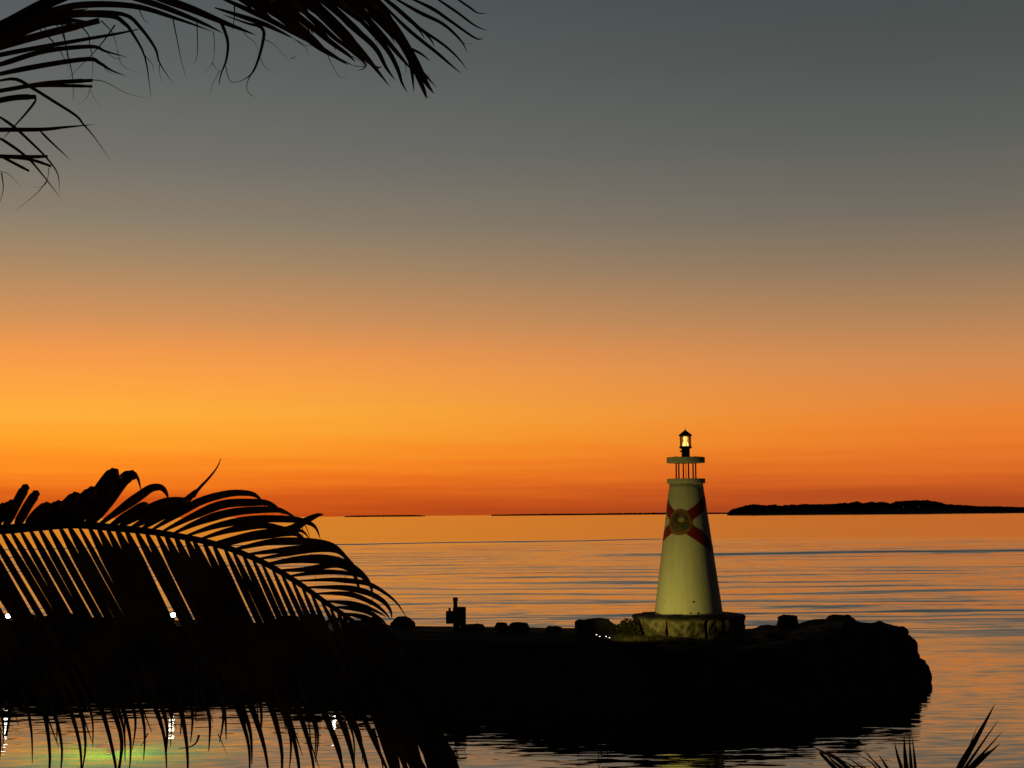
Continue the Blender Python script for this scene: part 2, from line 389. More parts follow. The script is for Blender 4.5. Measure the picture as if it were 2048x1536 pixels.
# plinth: a rough stone drum of uneven blocks under a cracked cap
bm = bmesh.new(); RP, hp = 110 * K, .52; nb = 9
for k in range(nb):
    a0, a1 = 2 * math.pi * (k + .03 + .1 * rnd.random()) / nb, 2 * math.pi * (k + .985) / nb
    rr = []
    for iz in range(8):
        z = -hp - .35 + (hp + .27) * iz / 7
        rr.append([((RP - .02 + .085 * fbm(Vector((math.cos(a) * 2, math.sin(a) * 2, z * 2 + k)), 2.2)) * math.cos(a), (RP - .02 + .085 * fbm(Vector((math.cos(a) * 2, math.sin(a) * 2, z * 2 + k)), 2.2)) * math.sin(a), z)
                   for a in [lerp(a0, a1, j / 12) for j in range(13)]])
    outer = [list(map(tuple, r)) for r in rr]
    vs = from_rows(bm, outer)
    inner = [bm.verts.new((1.0 * math.cos(lerp(a0, a1, j / 12)), 1.0 * math.sin(lerp(a0, a1, j / 12)), -.08)) for j in range(13)]
    for j in range(12): bm.faces.new((vs[-1][j], vs[-1][j + 1], inner[j + 1], inner[j]))
    for col_, s in ((0, 1), (12, -1)):
        w_ = [bm.verts.new((1.0 * math.cos((a0, a1)[col_ > 0]), 1.0 * math.sin((a0, a1)[col_ > 0]), r[0][2])) for r in rr]
        for q in range(7):
            f = (vs[q][col_], w_[q], w_[q + 1], vs[q + 1][col_]); bm.faces.new(f if s > 0 else f[::-1])
pl = P('stone_plinth', bm, 'stone')
bm = bmesh.new(); rr = []
for r_, z in ((RP + .03, -.085), (RP + .04, -.05), (RP - .02, -.02), (RP * .8, -.005), (.3, 0)):
    rr.append([((r_ + .06 * fbm(Vector((math.cos(a) * 3, math.sin(a) * 3, 1)), 1.9)) * math.cos(a), (r_ + .06 * fbm(Vector((math.cos(a) * 3, math.sin(a) * 3, 1)), 1.9)) * math.sin(a), z + .03 * noise.noise(Vector((math.cos(a) * 4, math.sin(a) * 4, r_ * 3)))) for a in [2 * math.pi * j / 72 for j in range(72)]])
vs = from_rows(bm, rr, True); bm.faces.new(vs[-1])
obj('cap_slab', bm, 'slab', pl)
# tower
bm = bmesh.new(); lathe(bm, [(r0 + .0, -.02), (r0, .0)] + [(rad(zt * i / 24), zt * i / 24) for i in range(1, 25)], 96, caps=True)
tower = P('tower', bm, 'paint', smooth=True)
# shallow vent holes and the bottom weep near the foot
for dx, dz in ((-.05, .06), (.13, .06), (.03, .33)):
    th = -math.pi / 2 + dx / r0; r_ = rad(dz) + .004; bm = bmesh.new()
    g = bmesh.ops.create_uvsphere(bm, u_segments=10, v_segments=6, radius=.022)
    bmesh.ops.translate(bm, verts=g['verts'], vec=(r_ * math.cos(th), r_ * math.sin(th), dz))
    obj('bolt_head', bm, 'dark_metal', tower)
# gallery, posts, canopy slab
g0, g1 = lz(967) - Z0, lz(957.5) - Z0
s0, s1 = lz(926) - Z0, lz(914.5) - Z0
RG = 38 * K
bm = bmesh.new(); lathe(bm, [(RG - .01, g0), (RG, g0 + .01), (RG, g1 - .01), (RG - .01, g1)], 64); P('gallery_slab', bm, 'paint')
bm = bmesh.new(); lathe(bm, [(RG - .01, s0), (RG, s0 + .01), (RG, s1 - .01), (RG - .01, s1)], 64); P('canopy_slab', bm, 'paint')
for k in range(12):
    a = R(15 + 30 * k) + math.atan2(LX, LY); bm = bmesh.new()
    lathe(bm, [(.018, g1 - .01), (.018, s0 + .01)], 10, (20 * K * math.sin(a), 20 * K * math.cos(a))); P('post', bm, 'red_post', smooth=True)
bm = bmesh.new(); lathe(bm, [(.008, g1 - .01), (.008, s0 + .01)], 8); P('conduit', bm, 'dark_metal')
for a in (-.62, -.5, .4, .75):
    bm = bmesh.new(); lathe(bm, [(.012, s1 - .005), (.012, s1 + .018), (.006, s1 + .024)], 8, (RG * .62 * math.sin(a * 2), -RG * .55 * math.cos(a * 2))); P('bolt', bm, 'dark_metal')
# lantern
b0, b1, c1, gz, e1, ap, sk = (lz(v) - Z0 for v in (914.5, 898, 892.5, 872.5, 869, 860, 855.5))
bm = bmesh.new(); lathe(bm, [(8.3 * K, b0 - .01), (8.3 * K, b1), (11.5 * K, b1 + .02), (13 * K, b1 + .035), (13 * K, c1 - .02), (11.6 * K, c1)], 32)
box(bm, (-9.6 * K, 0, lerp(b0, b1, .72)), (4.5 * K, .05, .035), .006)
base = P('lantern_base', bm, 'dark_metal', smooth=False)
bm = bmesh.new(); lathe(bm, [(11.2 * K, c1), (11.2 * K, gz)], 32, caps=False); P('lantern_glass', bm, 'glass', smooth=True)
for k in range(6):
    a = R(60 * k + 30); bm = bmesh.new()
    lathe(bm, [(.006, c1 - .005), (.006, gz + .01)], 6, (11.5 * K * math.cos(a), 11.5 * K * math.sin(a))); P('glazing_bar', bm, 'dark_metal')
bm = bmesh.new(); hh = gz - c1
lathe(bm, [(r_ * K, c1 + hh * f) for r_, f in ((6.4, .0), (6.2, .10), (5.2, .34), (3.6, .50), (3.0, .56), (3.7, .66), (4.2, .78), (3.6, .92), (2.4, 1.0))], 24); P('beacon_lens', bm, 'beacon', smooth=True)
bm = bmesh.new(); lathe(bm, [(11 * K, gz - .005), (13.4 * K, gz + .005), (13.4 * K, gz + .02), (12.2 * K, e1), (.012, ap), (.008, ap + .01), (.004, sk)], 32); P('lantern_roof', bm, 'dark_metal')

# state flag painted on the tower: red saltire and round seal, thin sheets wrapped on the cone
TH0, ZC = R(-26), lz(1044) - Z0
def on_cone(s, z, off):
    r_ = rad(z) + off; th = TH0 + s / rad(ZC)
    return (r_ * math.sin(th), -r_ * math.cos(th), z)
def strip(bm, s0_, s1_, slope, half, off, zlim):
    n = 40; rows_ = []
    for i in range(n + 1):
        s = lerp(s0_, s1_, i / n); zm = s * slope
        a, b = max(-zlim, min(zlim, zm - half)), max(-zlim, min(zlim, zm + half))
        if b - a < .002: continue
        rows_.append([on_cone(s, ZC + lerp(a, b, j / 6), off) for j in range(7)])
    from_rows(bm, rows_)
bm = bmesh.new()
SE = 1.05
strip(bm, .12, SE, .62, .150, .004, .62); strip(bm, -SE, -.12, .62, .150, .004, .62)
strip(bm, .12, SE, -.74, .165, .0045, .70); strip(bm, -SE, -.12, -.74, .165, .0045, .70)
flag = P('flag_saltire', bm, 'red_band')
def disc(bm, r_, off, cs=0.0, cz=0.0, sq=1.0, n=40, inner=0.0, shape=None):
    rows_ = []
    for k in range(6):
        q = lerp(inner, 1, k / 5)
        rows_.append([on_cone(cs + q * r_ * math.cos(2 * math.pi * j / n) * (shape(2 * math.pi * j / n) if shape else 1), ZC + cz + q * r_ * sq * math.sin(2 * math.pi * j / n) * (shape(2 * math.pi * j / n) if shape else 1), off) for j in range(n)])
    from_rows(bm, rows_, True)
SR = 25.5 * K
bm = bmesh.new(); disc(bm, SR, .010, inner=.76); seal = obj('seal_rim', bm, 'seal_gold', flag)
bm = bmesh.new(); disc(bm, SR * .775, .009, inner=.01); obj('seal_field', bm, 'seal_sky', flag)
bm = bmesh.new(); disc(bm, SR * .22, .013, .04, .055, inner=.01, shape=lambda a: 1 + .35 * math.cos(a * 9)); obj('seal_sun', bm, 'seal_sun', flag)
bm = bmesh.new(); disc(bm, SR * .19, .014, -.115, .095, sq=1.2, inner=.01, shape=lambda a: 1 + .4 * math.sin(a * 5 + 1)); disc(bm, SR * .035, .0138, -.12, .0, sq=3.2, inner=.01)
disc(bm, SR * .66, .0135, .0, -.012, sq=.045, inner=.01); disc(bm, SR * .10, .0142, .165, .075, sq=.8, inner=.01, shape=lambda a: 1 + .3 * math.sin(a * 3)); obj('seal_scene', bm, 'seal_dark', flag)
bm = bmesh.new(); disc(bm, SR * .34, .0145, .10, -.115, sq=.34, inner=.01, shape=lambda a: 1 + .45 * math.cos(a - .6) + .15 * math.sin(a * 5)); obj('seal_land', bm, 'seal_green', flag)

# ------------------------------------------------------------------ floodlights in the grass left of the plinth, the source of the light on the tower
LAMPS = [(1193, 1270, 'leftmost of the four tiny lit white floodlights in the grass'), (1199.5, 1273.5, 'second from the left of the four tiny lit white floodlights'),
         (1212, 1273.5, 'third from the left of the four tiny lit white floodlights'), (1219, 1276, 'rightmost of the four tiny lit white floodlights, nearest the plinth')]
def make_flood():
    o = empty('floodlight', (0, 0, 0), 'x', 'floodlight', 'four floodlights aimed at the tower')
    bm = bmesh.new(); lathe(bm, [(.004, -.28), (.010, -.2), (.010, -.035)], 8); obj('stake', bm, 'dark_metal', o)
    bm = bmesh.new(); lathe(bm, [(.016, -.035), (.028, -.02), (.030, .02), (.026, .026)], 16); hd = obj('housing', bm, 'dark_metal', o)
    bm = bmesh.new(); bmesh.ops.create_uvsphere(bm, u_segments=14, v_segments=8, radius=.015)
    ln = obj('lens', bm, 'led', hd, True, (0, -.012, .022))
    ld = bpy.data.lights.new('flood_beam', 'SPOT'); ld.energy = 42; ld.color = (1.0, .82, .15); ld.spot_size = R(105); ld.spot_blend = .8; ld.shadow_soft_size = .03
    lo = bpy.data.objects.new('flood_beam', ld); C.objects.link(lo); lo.parent = o; lo.location = (.0, .0, .075)
    return o
proto = make_flood()
for i, (px, py, lab) in enumerate(LAMPS):
    Y = 33.5 + .1 * (i % 2); pos = at(px, py, Y); pos.z -= .022
    if i == 0: o = proto
    else:
        o = proto.copy(); C.objects.link(o)
        for ch in proto.children:
            c_ = ch.copy(); C.objects.link(c_); c_.parent = o
            for g_ in ch.children:
                d_ = g_.copy(); C.objects.link(d_); d_.parent = c_
    o.location = pos; o['label'] = lab
    for ch in o.children:
        if ch.type == 'LIGHT':
            dv = Vector((LX, LY, Z0 + 2.1)) - pos
            ch.rotation_euler = dv.to_track_quat('-Z', 'Y').to_euler()

# ------------------------------------------------------------------ grass and a bush by the plinth
def blade(bm, p, h, w, lean, a):
    d = Vector((math.cos(a), math.sin(a), 0)); s = Vector((-d.y, d.x, 0)) * w
    q = [p, p + Vector((0, 0, h * .55)) + d * lean * .35, p + Vector((0, 0, h)) + d * lean]
    v = [bm.verts.new(q[0] - s), bm.verts.new(q[0] + s), bm.verts.new(q[1] + s * .8), bm.verts.new(q[1] - s * .8), bm.verts.new(q[2])]
    bm.faces.new(v[:4]); bm.faces.new((v[3], v[2], v[4]))
bm = bmesh.new(); gr = random.Random(3)
for i in range(5200):
    px = gr.uniform(1150, 1500) if gr.random() < .6 else gr.uniform(1190, 1350); Y = gr.uniform(33.75, 35.4)
    x = xat(px, Y); dx, dy = x - LX, Y - LY
    if dx * dx + dy * dy < (RP + .04) ** 2: continue
    z = ground_z(px, Y); hh = gr.uniform(.02, .08) * (1.3 if px < 1350 else .8)
    blade(bm, Vector((x, Y, z - .03)), hh + .03, gr.uniform(.003, .007), gr.uniform(0, .06), gr.uniform(0, 6.28))
tag(obj('grass', bm, 'grass'), 'short dry grass lit beside the lighthouse plinth', 'grass', kind='stuff')
sh = empty('bush', at(1258, 1285, 35.9), 'low dull green bush against the left side of the lighthouse plinth', 'bush')
bm = bmesh.new()
for i in range(3800):
    a, e, q = gr.uniform(0, 6.28), math.asin(gr.uniform(0, 1)), gr.random() ** .4
    cl = 1 + .25 * noise.noise(Vector((math.cos(a) * 2, math.sin(a) * 2, e * 2)))
    p = Vector((math.cos(a) * math.cos(e) * .42, math.sin(a) * math.cos(e) * .34, math.sin(e) * .52)) * q * cl
    n_ = Vector((gr.uniform(-1, 1), gr.uniform(-1, 1), gr.uniform(-.3, 1))).normalized(); u = n_.orthogonal().normalized() * gr.uniform(.028, .05); v = n_.cross(u) * .55
    bm.faces.new([bm.verts.new(p + w_) for w_ in (-u, v, u, -v)])
obj('foliage', bm, 'shrub', sh)
bm = bmesh.new()
for k in range(7):
    a = k * .9; tube(bm, [Vector((0, 0, -.25)), Vector((.1 * math.cos(a), .1 * math.sin(a), .1)), Vector((.25 * math.cos(a), .22 * math.sin(a), .32))], [.012, .009, .004], 5)
obj('stems', bm, 'rachis', sh)

# ------------------------------------------------------------------ power pedestal on the jetty
YB = 38.6; kb = YB / FPX; c0 = at(913, 1252, YB)
pb = empty('power_pedestal', c0, 'dark utility box with a pipe on top, alone on the jetty', 'utility box')
def bpx(px, py): return (px - 913) * kb, (1252 - py) * kb
def pbox(name, x0, y0, x1, y1, d, y=0.0, m='box', parent=None, bev=.008):
    bm = bmesh.new(); (ax, az_), (bx, bz) = bpx(x0, y1), bpx(x1, y0)
    box(bm, ((ax + bx) / 2, y, (az_ + bz) / 2), (bx - ax, d, bz - az_), bev); return obj(name, bm, m, parent or pb)
cab = pbox('cabinet', 906.5, 1215.5, 931.5, 1252, .30)
pbox('cabinet_lid', 907, 1214.8, 931.6, 1216.6, .32, parent=cab)
pbox('side_box', 892.5, 1222.5, 906.2, 1247, .24)
pbox('support_post', 908, 1248.5, 919, 1266, .12)
bm = bmesh.new(); x_, z_ = bpx(911, 1215); lathe(bm, [(4.2 * kb, z_ - .02), (4.0 * kb, z_ + 11 * kb), (5.0 * kb, z_ + 12 * kb), (5.2 * kb, z_ + 18.2 * kb), (4.2 * kb, z_ + 19 * kb)], 20, (x_, 0)); obj('pipe', bm, 'box', pb, False)
bm = bmesh.new(); x_, z_ = bpx(899.5, 1222.5); lathe(bm, [(2.3 * kb, z_ - .01), (2.3 * kb, z_ + 5 * kb), (1.4 * kb, z_ + 6.2 * kb)], 14, (x_, 0)); obj('conduit_cap', bm, 'box', pb)

# ------------------------------------------------------------------ dock lamps on the left of the jetty and the green fishing light under water
def make_dock_lamp():
    o = empty('dock_lamp', (0, 0, 0), 'x', 'lamp', 'dock lamps along the jetty')
    bm = bmesh.new(); lathe(bm, [(.05, -.45), (.05, -.07), (.065, -.06), (.065, -.05)], 16); obj('lamp_post', bm, 'dark_metal', o)
    bm = bmesh.new(); bmesh.ops.create_uvsphere(bm, u_segments=20, v_segments=12, radius=.066); obj('bulb', bm, 'bulb', o, True)
    bm = bmesh.new(); lathe(bm, [(.085, .058), (.08, .075), (.01, .10)], 16); obj('lamp_cap', bm, 'dark_metal', o)
    return o
proto = make_dock_lamp()
for i, (px, py, Y, lab) in enumerate([(16, 1232, 41.6, 'lit white dock lamp nearest the left edge, shining between palm leaflets'),
                                      (346, 1230, 41.4, 'lit white dock lamp right of the widest gap in the palm leaflets'),
                                      (669, 1247, 40.3, 'dock lamp behind the bending palm frond, nearest the dark box')]):
    o = proto
    if i:
        o = proto.copy(); C.objects.link(o)
        for ch in proto.children: c_ = ch.copy(); C.objects.link(c_); c_.parent = o
    o.location = at(px, py, Y); o['label'] = lab
    if i == 2: o.scale = (.6, .6, 1.0)
gx = at(208, 1480, 27.6); gp = Vector((gx.x * 28.6 / 27.6, 28.9, -.75))
ul = empty('underwater_light', gp, 'green underwater fishing light glowing below the surface of the cove', 'underwater light')
bm = bmesh.new(); lathe(bm, [(.10, -1.06), (.10, -.98), (.02, -.95), (.02, -.02)], 16); obj('lamp_post', bm, 'dark_metal', ul)
bm = bmesh.new(); lathe(bm, [(.26, -.16), (.20, -.02), (.06, .05), (.03, .08)], 24, caps=False); obj('added_hood', bm, 'dark_metal', ul)  # added shade: hides the bare light from above and confines its glow
bm = bmesh.new(); bmesh.ops.create_uvsphere(bm, u_segments=14, v_segments=8, radius=.045); obj('lens', bm, 'green_lens', ul, True, (.0, .0, -.05))
ld = bpy.data.lights.new('green_glow', 'POINT'); ld.energy = 850; ld.color = (.20, 1.0, .05); ld.shadow_soft_size = .03
lo = bpy.data.objects.new('green_glow', ld); C.objects.link(lo); lo.parent = ul; lo.location = (0, -.08, -.075)

# ------------------------------------------------------------------ islands on the horizon
def island(pts, Y, depth, y_base, label, clump, seed, dens):
    rg = random.Random(seed)
    x0, x1 = pts[0][0], pts[-1][0]; k = Y / FPX
    bm = bmesh.new(); rr = []
    n = max(8, int((x1 - x0) / 6))
    for j in range(9):
        v = j / 8; row = []
        for i in range(n + 1):
            px = lerp(x0, x1, i / n); top = zat(px, pw(pts, px), Y) * .55
            f = math.sin(math.pi * v); row.append((xat(px, Y + depth * (v - .3)), Y + depth * (v - .3), -1 + (top + 1) * f))
        rr.append(row)
    from_rows(bm, rr)
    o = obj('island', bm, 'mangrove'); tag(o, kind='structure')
    tmp = bmesh.new(); bmesh.ops.create_icosphere(tmp, subdivisions=1, radius=1)
    tmp.verts.ensure_lookup_table(); sv = [v.co.copy() for v in tmp.verts]; sf = [[v.index for v in f.verts] for f in tmp.faces]; tmp.free()
    verts, faces = [], []
    for i in range(int((x1 - x0) * dens)):
        px = rg.uniform(x0, x1); dpt = rg.uniform(-.12, .55); yd = Y + depth * dpt; top = max(.5, zat(px, pw(pts, px), yd))
        rr_ = clump * rg.uniform(.5, 1.2); zc = top * rg.uniform(.05, 1.0) ** .45 - rr_ * .42
        a = rg.random() * 9; c_ = Vector((xat(px, yd), yd, zc)); base_ = len(verts)
        for v in sv:
            q = v * (1 + .35 * noise.noise(v * 2 + Vector((a, i * .37, 0))))
            verts.append(c_ + Vector((q.x * rr_ * 1.35, q.y * rr_, q.z * rr_ * .75)))
        faces += [[base_ + k_ for k_ in f] for f in sf]
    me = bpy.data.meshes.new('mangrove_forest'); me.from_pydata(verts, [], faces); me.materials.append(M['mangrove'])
    o = bpy.data.objects.new('mangrove_forest', me); C.objects.link(o)
    tag(o, label, 'forest', kind='stuff')
def crop(pts, s, ox, oy): return [(ox + x * s, oy + y * s) for x, y in pts]
island(crop([(40, 166), (48, 148), (80, 130), (160, 107), (220, 98), (300, 106), (360, 100), (400, 110), (480, 98), (510, 104), (560, 95), (600, 99), (640, 98), (760, 97), (820, 90), (850, 88), (860, 92), (930, 77), (960, 90), (1030, 78), (1060, 86), (1090, 82), (1130, 84), (1160, 94), (1200, 78),
             (1300, 72), (1400, 70), (1480, 80), (1540, 98), (1650, 104), (1780, 112), (1900, 113), (2048, 118), (2500, 122), (3200, 130), (4200, 140)], .292, 1450, 980), 2700, 700, 1028,
       'black mangrove covered island low on the horizon right of the lighthouse', 3.0, 5, 6.0)
island([(690, 1032.2), (712, 1031), (760, 1030.6), (800, 1030.2), (838, 1030.2), (850, 1031.5)], 8200, 900, 1032, 'thin far strip of mangrove islets on the horizon above the palm frond tip', 3.5, 8, 4)
island([(985, 1029.6), (1030, 1028.6), (1100, 1027.6), (1180, 1027.2), (1260, 1025.8), (1330, 1025.3), (1400, 1025), (1460, 1025), (1600, 1024.6)], 7600, 900, 1029, 'thin far strip of mangrove islets on the horizon behind the lighthouse tower', 3.5, 9, 4)

# ------------------------------------------------------------------ palms
def ribbon(bm, pts, w, taper=None, fold=.35, side=None):
    """A leaflet: a folded blade along pts (world), greatest width w."""
    n = len(pts) - 1; rows_ = []
    for i, p in enumerate(pts):
        d = (pts[min(i + 1, n)] - pts[max(i - 1, 0)]).normalized()
        view = Vector((p.x, p.y, p.z - H)).normalized()
        u = d.cross(view)
        u = u.normalized() if u.length > 1e-4 else Vector((1, 0, 0))
        nrm = u.cross(d).normalized()
        tt = i / n
        ww = w * (taper(tt) if taper else min(1, .22 + 3.0 * tt) * max(.05, (1 - tt ** 2.3))) / 2
        rows_.append([p - u * ww, p + nrm * ww * fold, p + u * ww])
    from_rows(bm, rows_)
thin = lambda t: max(.08, 1 - t * .85)
blunt = lambda t: min(1, .45 + 3 * t) * (1 if t < .85 else .8)
def leaf_px(bm, ctrl, wpx, Y, dy0=0.0, dy1=0.0, n=14, **kw):
    k = len(ctrl) - 1
    pts = [at(x, y, Y + lerp(dy0, dy1, (i / k) ** 1.3)) for i, (x, y) in enumerate(ctrl)]
    ribbon(bm, spline(pts, n), wpx * Y / FPX, **kw)
def frond3d(tree, base, az_, e0, length, droop, seed, lw=.034):
    """A generic coconut frond for the part of the crown outside the picture."""
    rg = random.Random(seed); pts = []; p = base.copy(); e = e0
    n = 26
    for i in range(n + 1):
        pts.append(p.copy()); d = Vector((math.sin(az_) * math.cos(e), math.cos(az_) * math.cos(e), math.sin(e)))
        p += d * length / n; e -= droop / n * (.4 + 1.2 * i / n)
    bm = bmesh.new(); fine = spline(pts, 80)
    for i in range(9, 81):
        d = (fine[i] - fine[i - 1]).normalized(); s = d.cross(Vector((0, 0, 1))).normalized(); up = s.cross(d)
        L = .85 * math.sin(math.pi * (.12 + .8 * i / 80)) ** .7
        for sg in (-1, 1):
            q = (d * .55 + s * sg * .8 + up * rg.uniform(-.05, .25)).normalized(); a = [fine[i]]
            for j in range(1, 7):
                a.append(a[-1] + q * L / 6); q = (q + Vector((0, 0, -.22))).normalized()
            ribbon(bm, a, lw, fold=.4)
    fo = obj('frond', bm, 'leaf', tree)
    bm = bmesh.new(); tube(bm, fine[::4], [lerp(.035, .006, i / 20) for i in range(21)], 7); obj('rachis', bm, 'rachis', fo)
def trunk(tree, foot, top, r):
    bm = bmesh.new(); c_ = [foot, lerp(foot, top, .35) + Vector((-.12, .05, 0)), lerp(foot, top, .7) + Vector((-.10, .03, 0)), top]
    f = spline(c_, 60); tube(bm, f, [r * (1.35 - .45 * min(1, i / 12)) * (1 + .05 * (i % 3 == 0)) for i in range(61)], 16); obj('trunk', bm, 'trunk', tree, True)

# --- the near palm: one frond sweeping across the lower left
YA = 5.8
crownA = at(-812, 1234, YA)
footA = Vector((crownA.x - .4, YA + .2, .6))
pa = empty('palm_tree', footA, 'coconut palm whose arching frond fills the lower left, leaflets hanging over the jetty', 'palm tree')
RA = [(-812, 1234), (-600, 1140), (-350, 1085), (-150, 1064), (0, 1059), (80, 1053), (150, 1049), (230, 1056), (320, 1066), (430, 1088), (520, 1122), (590, 1162), (650, 1204), (715, 1250), (775, 1306), (830, 1378), (880, 1462), (920, 1545), (945, 1610)]
def in_tree(o, tree):
    o.matrix_parent_inverse = Matrix.Translation(tree.location).inverted(); return o
def px_spline(ctrl, n): return [(v.x, v.y) for v in spline([Vector((x, y, 0)) for x, y in ctrl], n)]
raf = px_spline(RA, 400)
ra = random.Random(21)
bm = bmesh.new()
sc3 = lambda pts: [(x * .2474, 900 + y * .2474) for x, y in pts]
sc4 = lambda pts: [(400 + x * .2474, 900 + y * .2474) for x, y in pts]
UP3 = [([(-330, 640), (-240, 520), (-150, 470)], 110), ([(-230, 640), (-130, 520), (-40, 470)], 110), ([(-140, 630), (-50, 530), (45, 455)], 110), ([(-60, 620), (20, 510), (110, 425)], 100), ([(40, 620), (140, 420), (212, 292)], 84), ([(130, 620), (225, 450), (298, 342)], 84), ([(220, 620), (310, 510), (395, 445)], 100), ([(300, 620), (400, 500), (490, 430)], 95),
       ([(400, 620), (530, 450), (625, 362)], 100), ([(490, 610), (640, 430), (760, 318)], 105), ([(560, 620), (720, 470), (860, 330), (900, 250)], 100), ([(600, 615), (770, 380), (880, 230), (935, 175)], 120), ([(690, 620), (860, 430), (1000, 240), (1085, 198)], 110), ([(930, 190), (960, 212), (985, 225)], 22)]
for pts, w in UP3: leaf_px(bm, sc3(pts), w * .2474 * .9, YA, 0, ra.uniform(-.30, -.10), taper=blunt, fold=.7)
UP3B = [([(1040, 205), (1085, 196), (1118, 240), (1143, 342)], 36), ([(780, 620), (960, 490), (1130, 370), (1220, 310), (1300, 303), (1345, 350), (1360, 405)], 82), ([(870, 625), (1040, 520), (1160, 440), (1215, 465)], 72), ([(950, 630), (1150, 510), (1330, 425), (1480, 405), (1530, 420)], 90),
        ([(1040, 640), (1250, 530), (1440, 440), (1560, 470)], 70), ([(1130, 650), (1330, 520), (1490, 420), (1570, 345), (1620, 300)], 78), ([(1220, 650), (1420, 530), (1620, 415), (1850, 352), (2020, 352), (2090, 385), (2122, 425)], 72),
        ([(1310, 660), (1550, 540), (1800, 440), (2050, 424), (2160, 430), (2230, 460), (2255, 482)], 76), ([(1400, 675), (1640, 570), (1900, 500), (2200, 482), (2310, 505), (2410, 560)], 72), ([(1490, 700), (1760, 610), (2060, 560), (2340, 560), (2470, 580), (2550, 625), (2590, 720)], 68), ([(1590, 730), (1850, 650), (2120, 610), (2300, 640), (2440, 655), (2500, 720)], 60)]
for pts, w in UP3B: leaf_px(bm, sc3(pts), w * .2474 * 1.0, YA, 0, ra.uniform(-.35, .1), n=22)
UP4 = [([(60, 770), (380, 700), (700, 655), (840, 580), (950, 527), (1000, 524)], 84), ([(130, 790), (420, 700), (720, 668), (800, 690), (855, 730)], 74), ([(230, 815), (560, 745), (850, 738), (1050, 765), (1150, 830), (1205, 890)], 66), ([(330, 850), (620, 815), (900, 788), (1080, 805), (1180, 870), (1250, 970)], 54), ([(420, 890), (650, 850), (900, 810), (1100, 815), (1200, 890), (1320, 1030), (1372, 1095)], 48),
       ([(510, 930), (800, 884), (1050, 888), (1200, 935), (1310, 1010), (1380, 1100), (1392, 1172)], 82), ([(600, 975), (850, 965), (1100, 930), (1230, 985), (1280, 1100), (1292, 1142)], 52), ([(690, 1025), (950, 990), (1150, 992), (1300, 1022), (1362, 1082)], 46), ([(780, 1060), (1050, 1048), (1250, 1062), (1370, 1085), (1480, 1145), (1590, 1235), (1680, 1370)], 46),
       ([(850, 1110), (1150, 1112), (1350, 1152), (1480, 1222), (1540, 1300), (1552, 1372)], 54), ([(930, 1160), (1200, 1165), (1380, 1230), (1480, 1300), (1545, 1375)], 46), ([(1010, 1220), (1250, 1245), (1400, 1292), (1510, 1352)], 44), ([(1090, 1270), (1300, 1290), (1450, 1362), (1535, 1452)], 46), ([(1160, 1320), (1350, 1360), (1500, 1440), (1600, 1540)], 46), ([(1240, 1380), (1420, 1420), (1560, 1520), (1680, 1680)], 50), ([(1320, 1440), (1500, 1500), (1640, 1620), (1730, 1790)], 50), ([(1400, 1500), (1560, 1580), (1700, 1740), (1800, 1950)], 56)]
for pts, w in UP4: leaf_px(bm, sc4(pts), w * .2474 * 1.0, YA, 0, ra.uniform(-.2, .25), n=22)
leaf_px(bm, sc3([(1560, 380), (1610, 310), (1690, 225), (1755, 140), (1785, 70)]), 8, YA, 0, 0, taper=thin)
THREADS = [[(828, 620), (832, 670), (826, 735)], [(850, 610), (880, 680), (890, 800), (905, 870)], [(930, 955), (935, 1010), (930, 1070)], [(975, 730), (990, 800), (1000, 865)], [(1168, 880), (1172, 1000), (1170, 1125)], [(1255, 960), (1262, 1050), (1245, 1130)], [(520, 450), (528, 500), (530, 550)], [(1392, 1170), (1398, 1210), (1392, 1235)], [(1405, 1290), (1400, 1340), (1402, 1365)], [(660, 490), (664, 530), (660, 550)]]
for pts in THREADS: leaf_px(bm, sc4(pts), 1.8, YA, .02, .0, n=6, taper=thin)
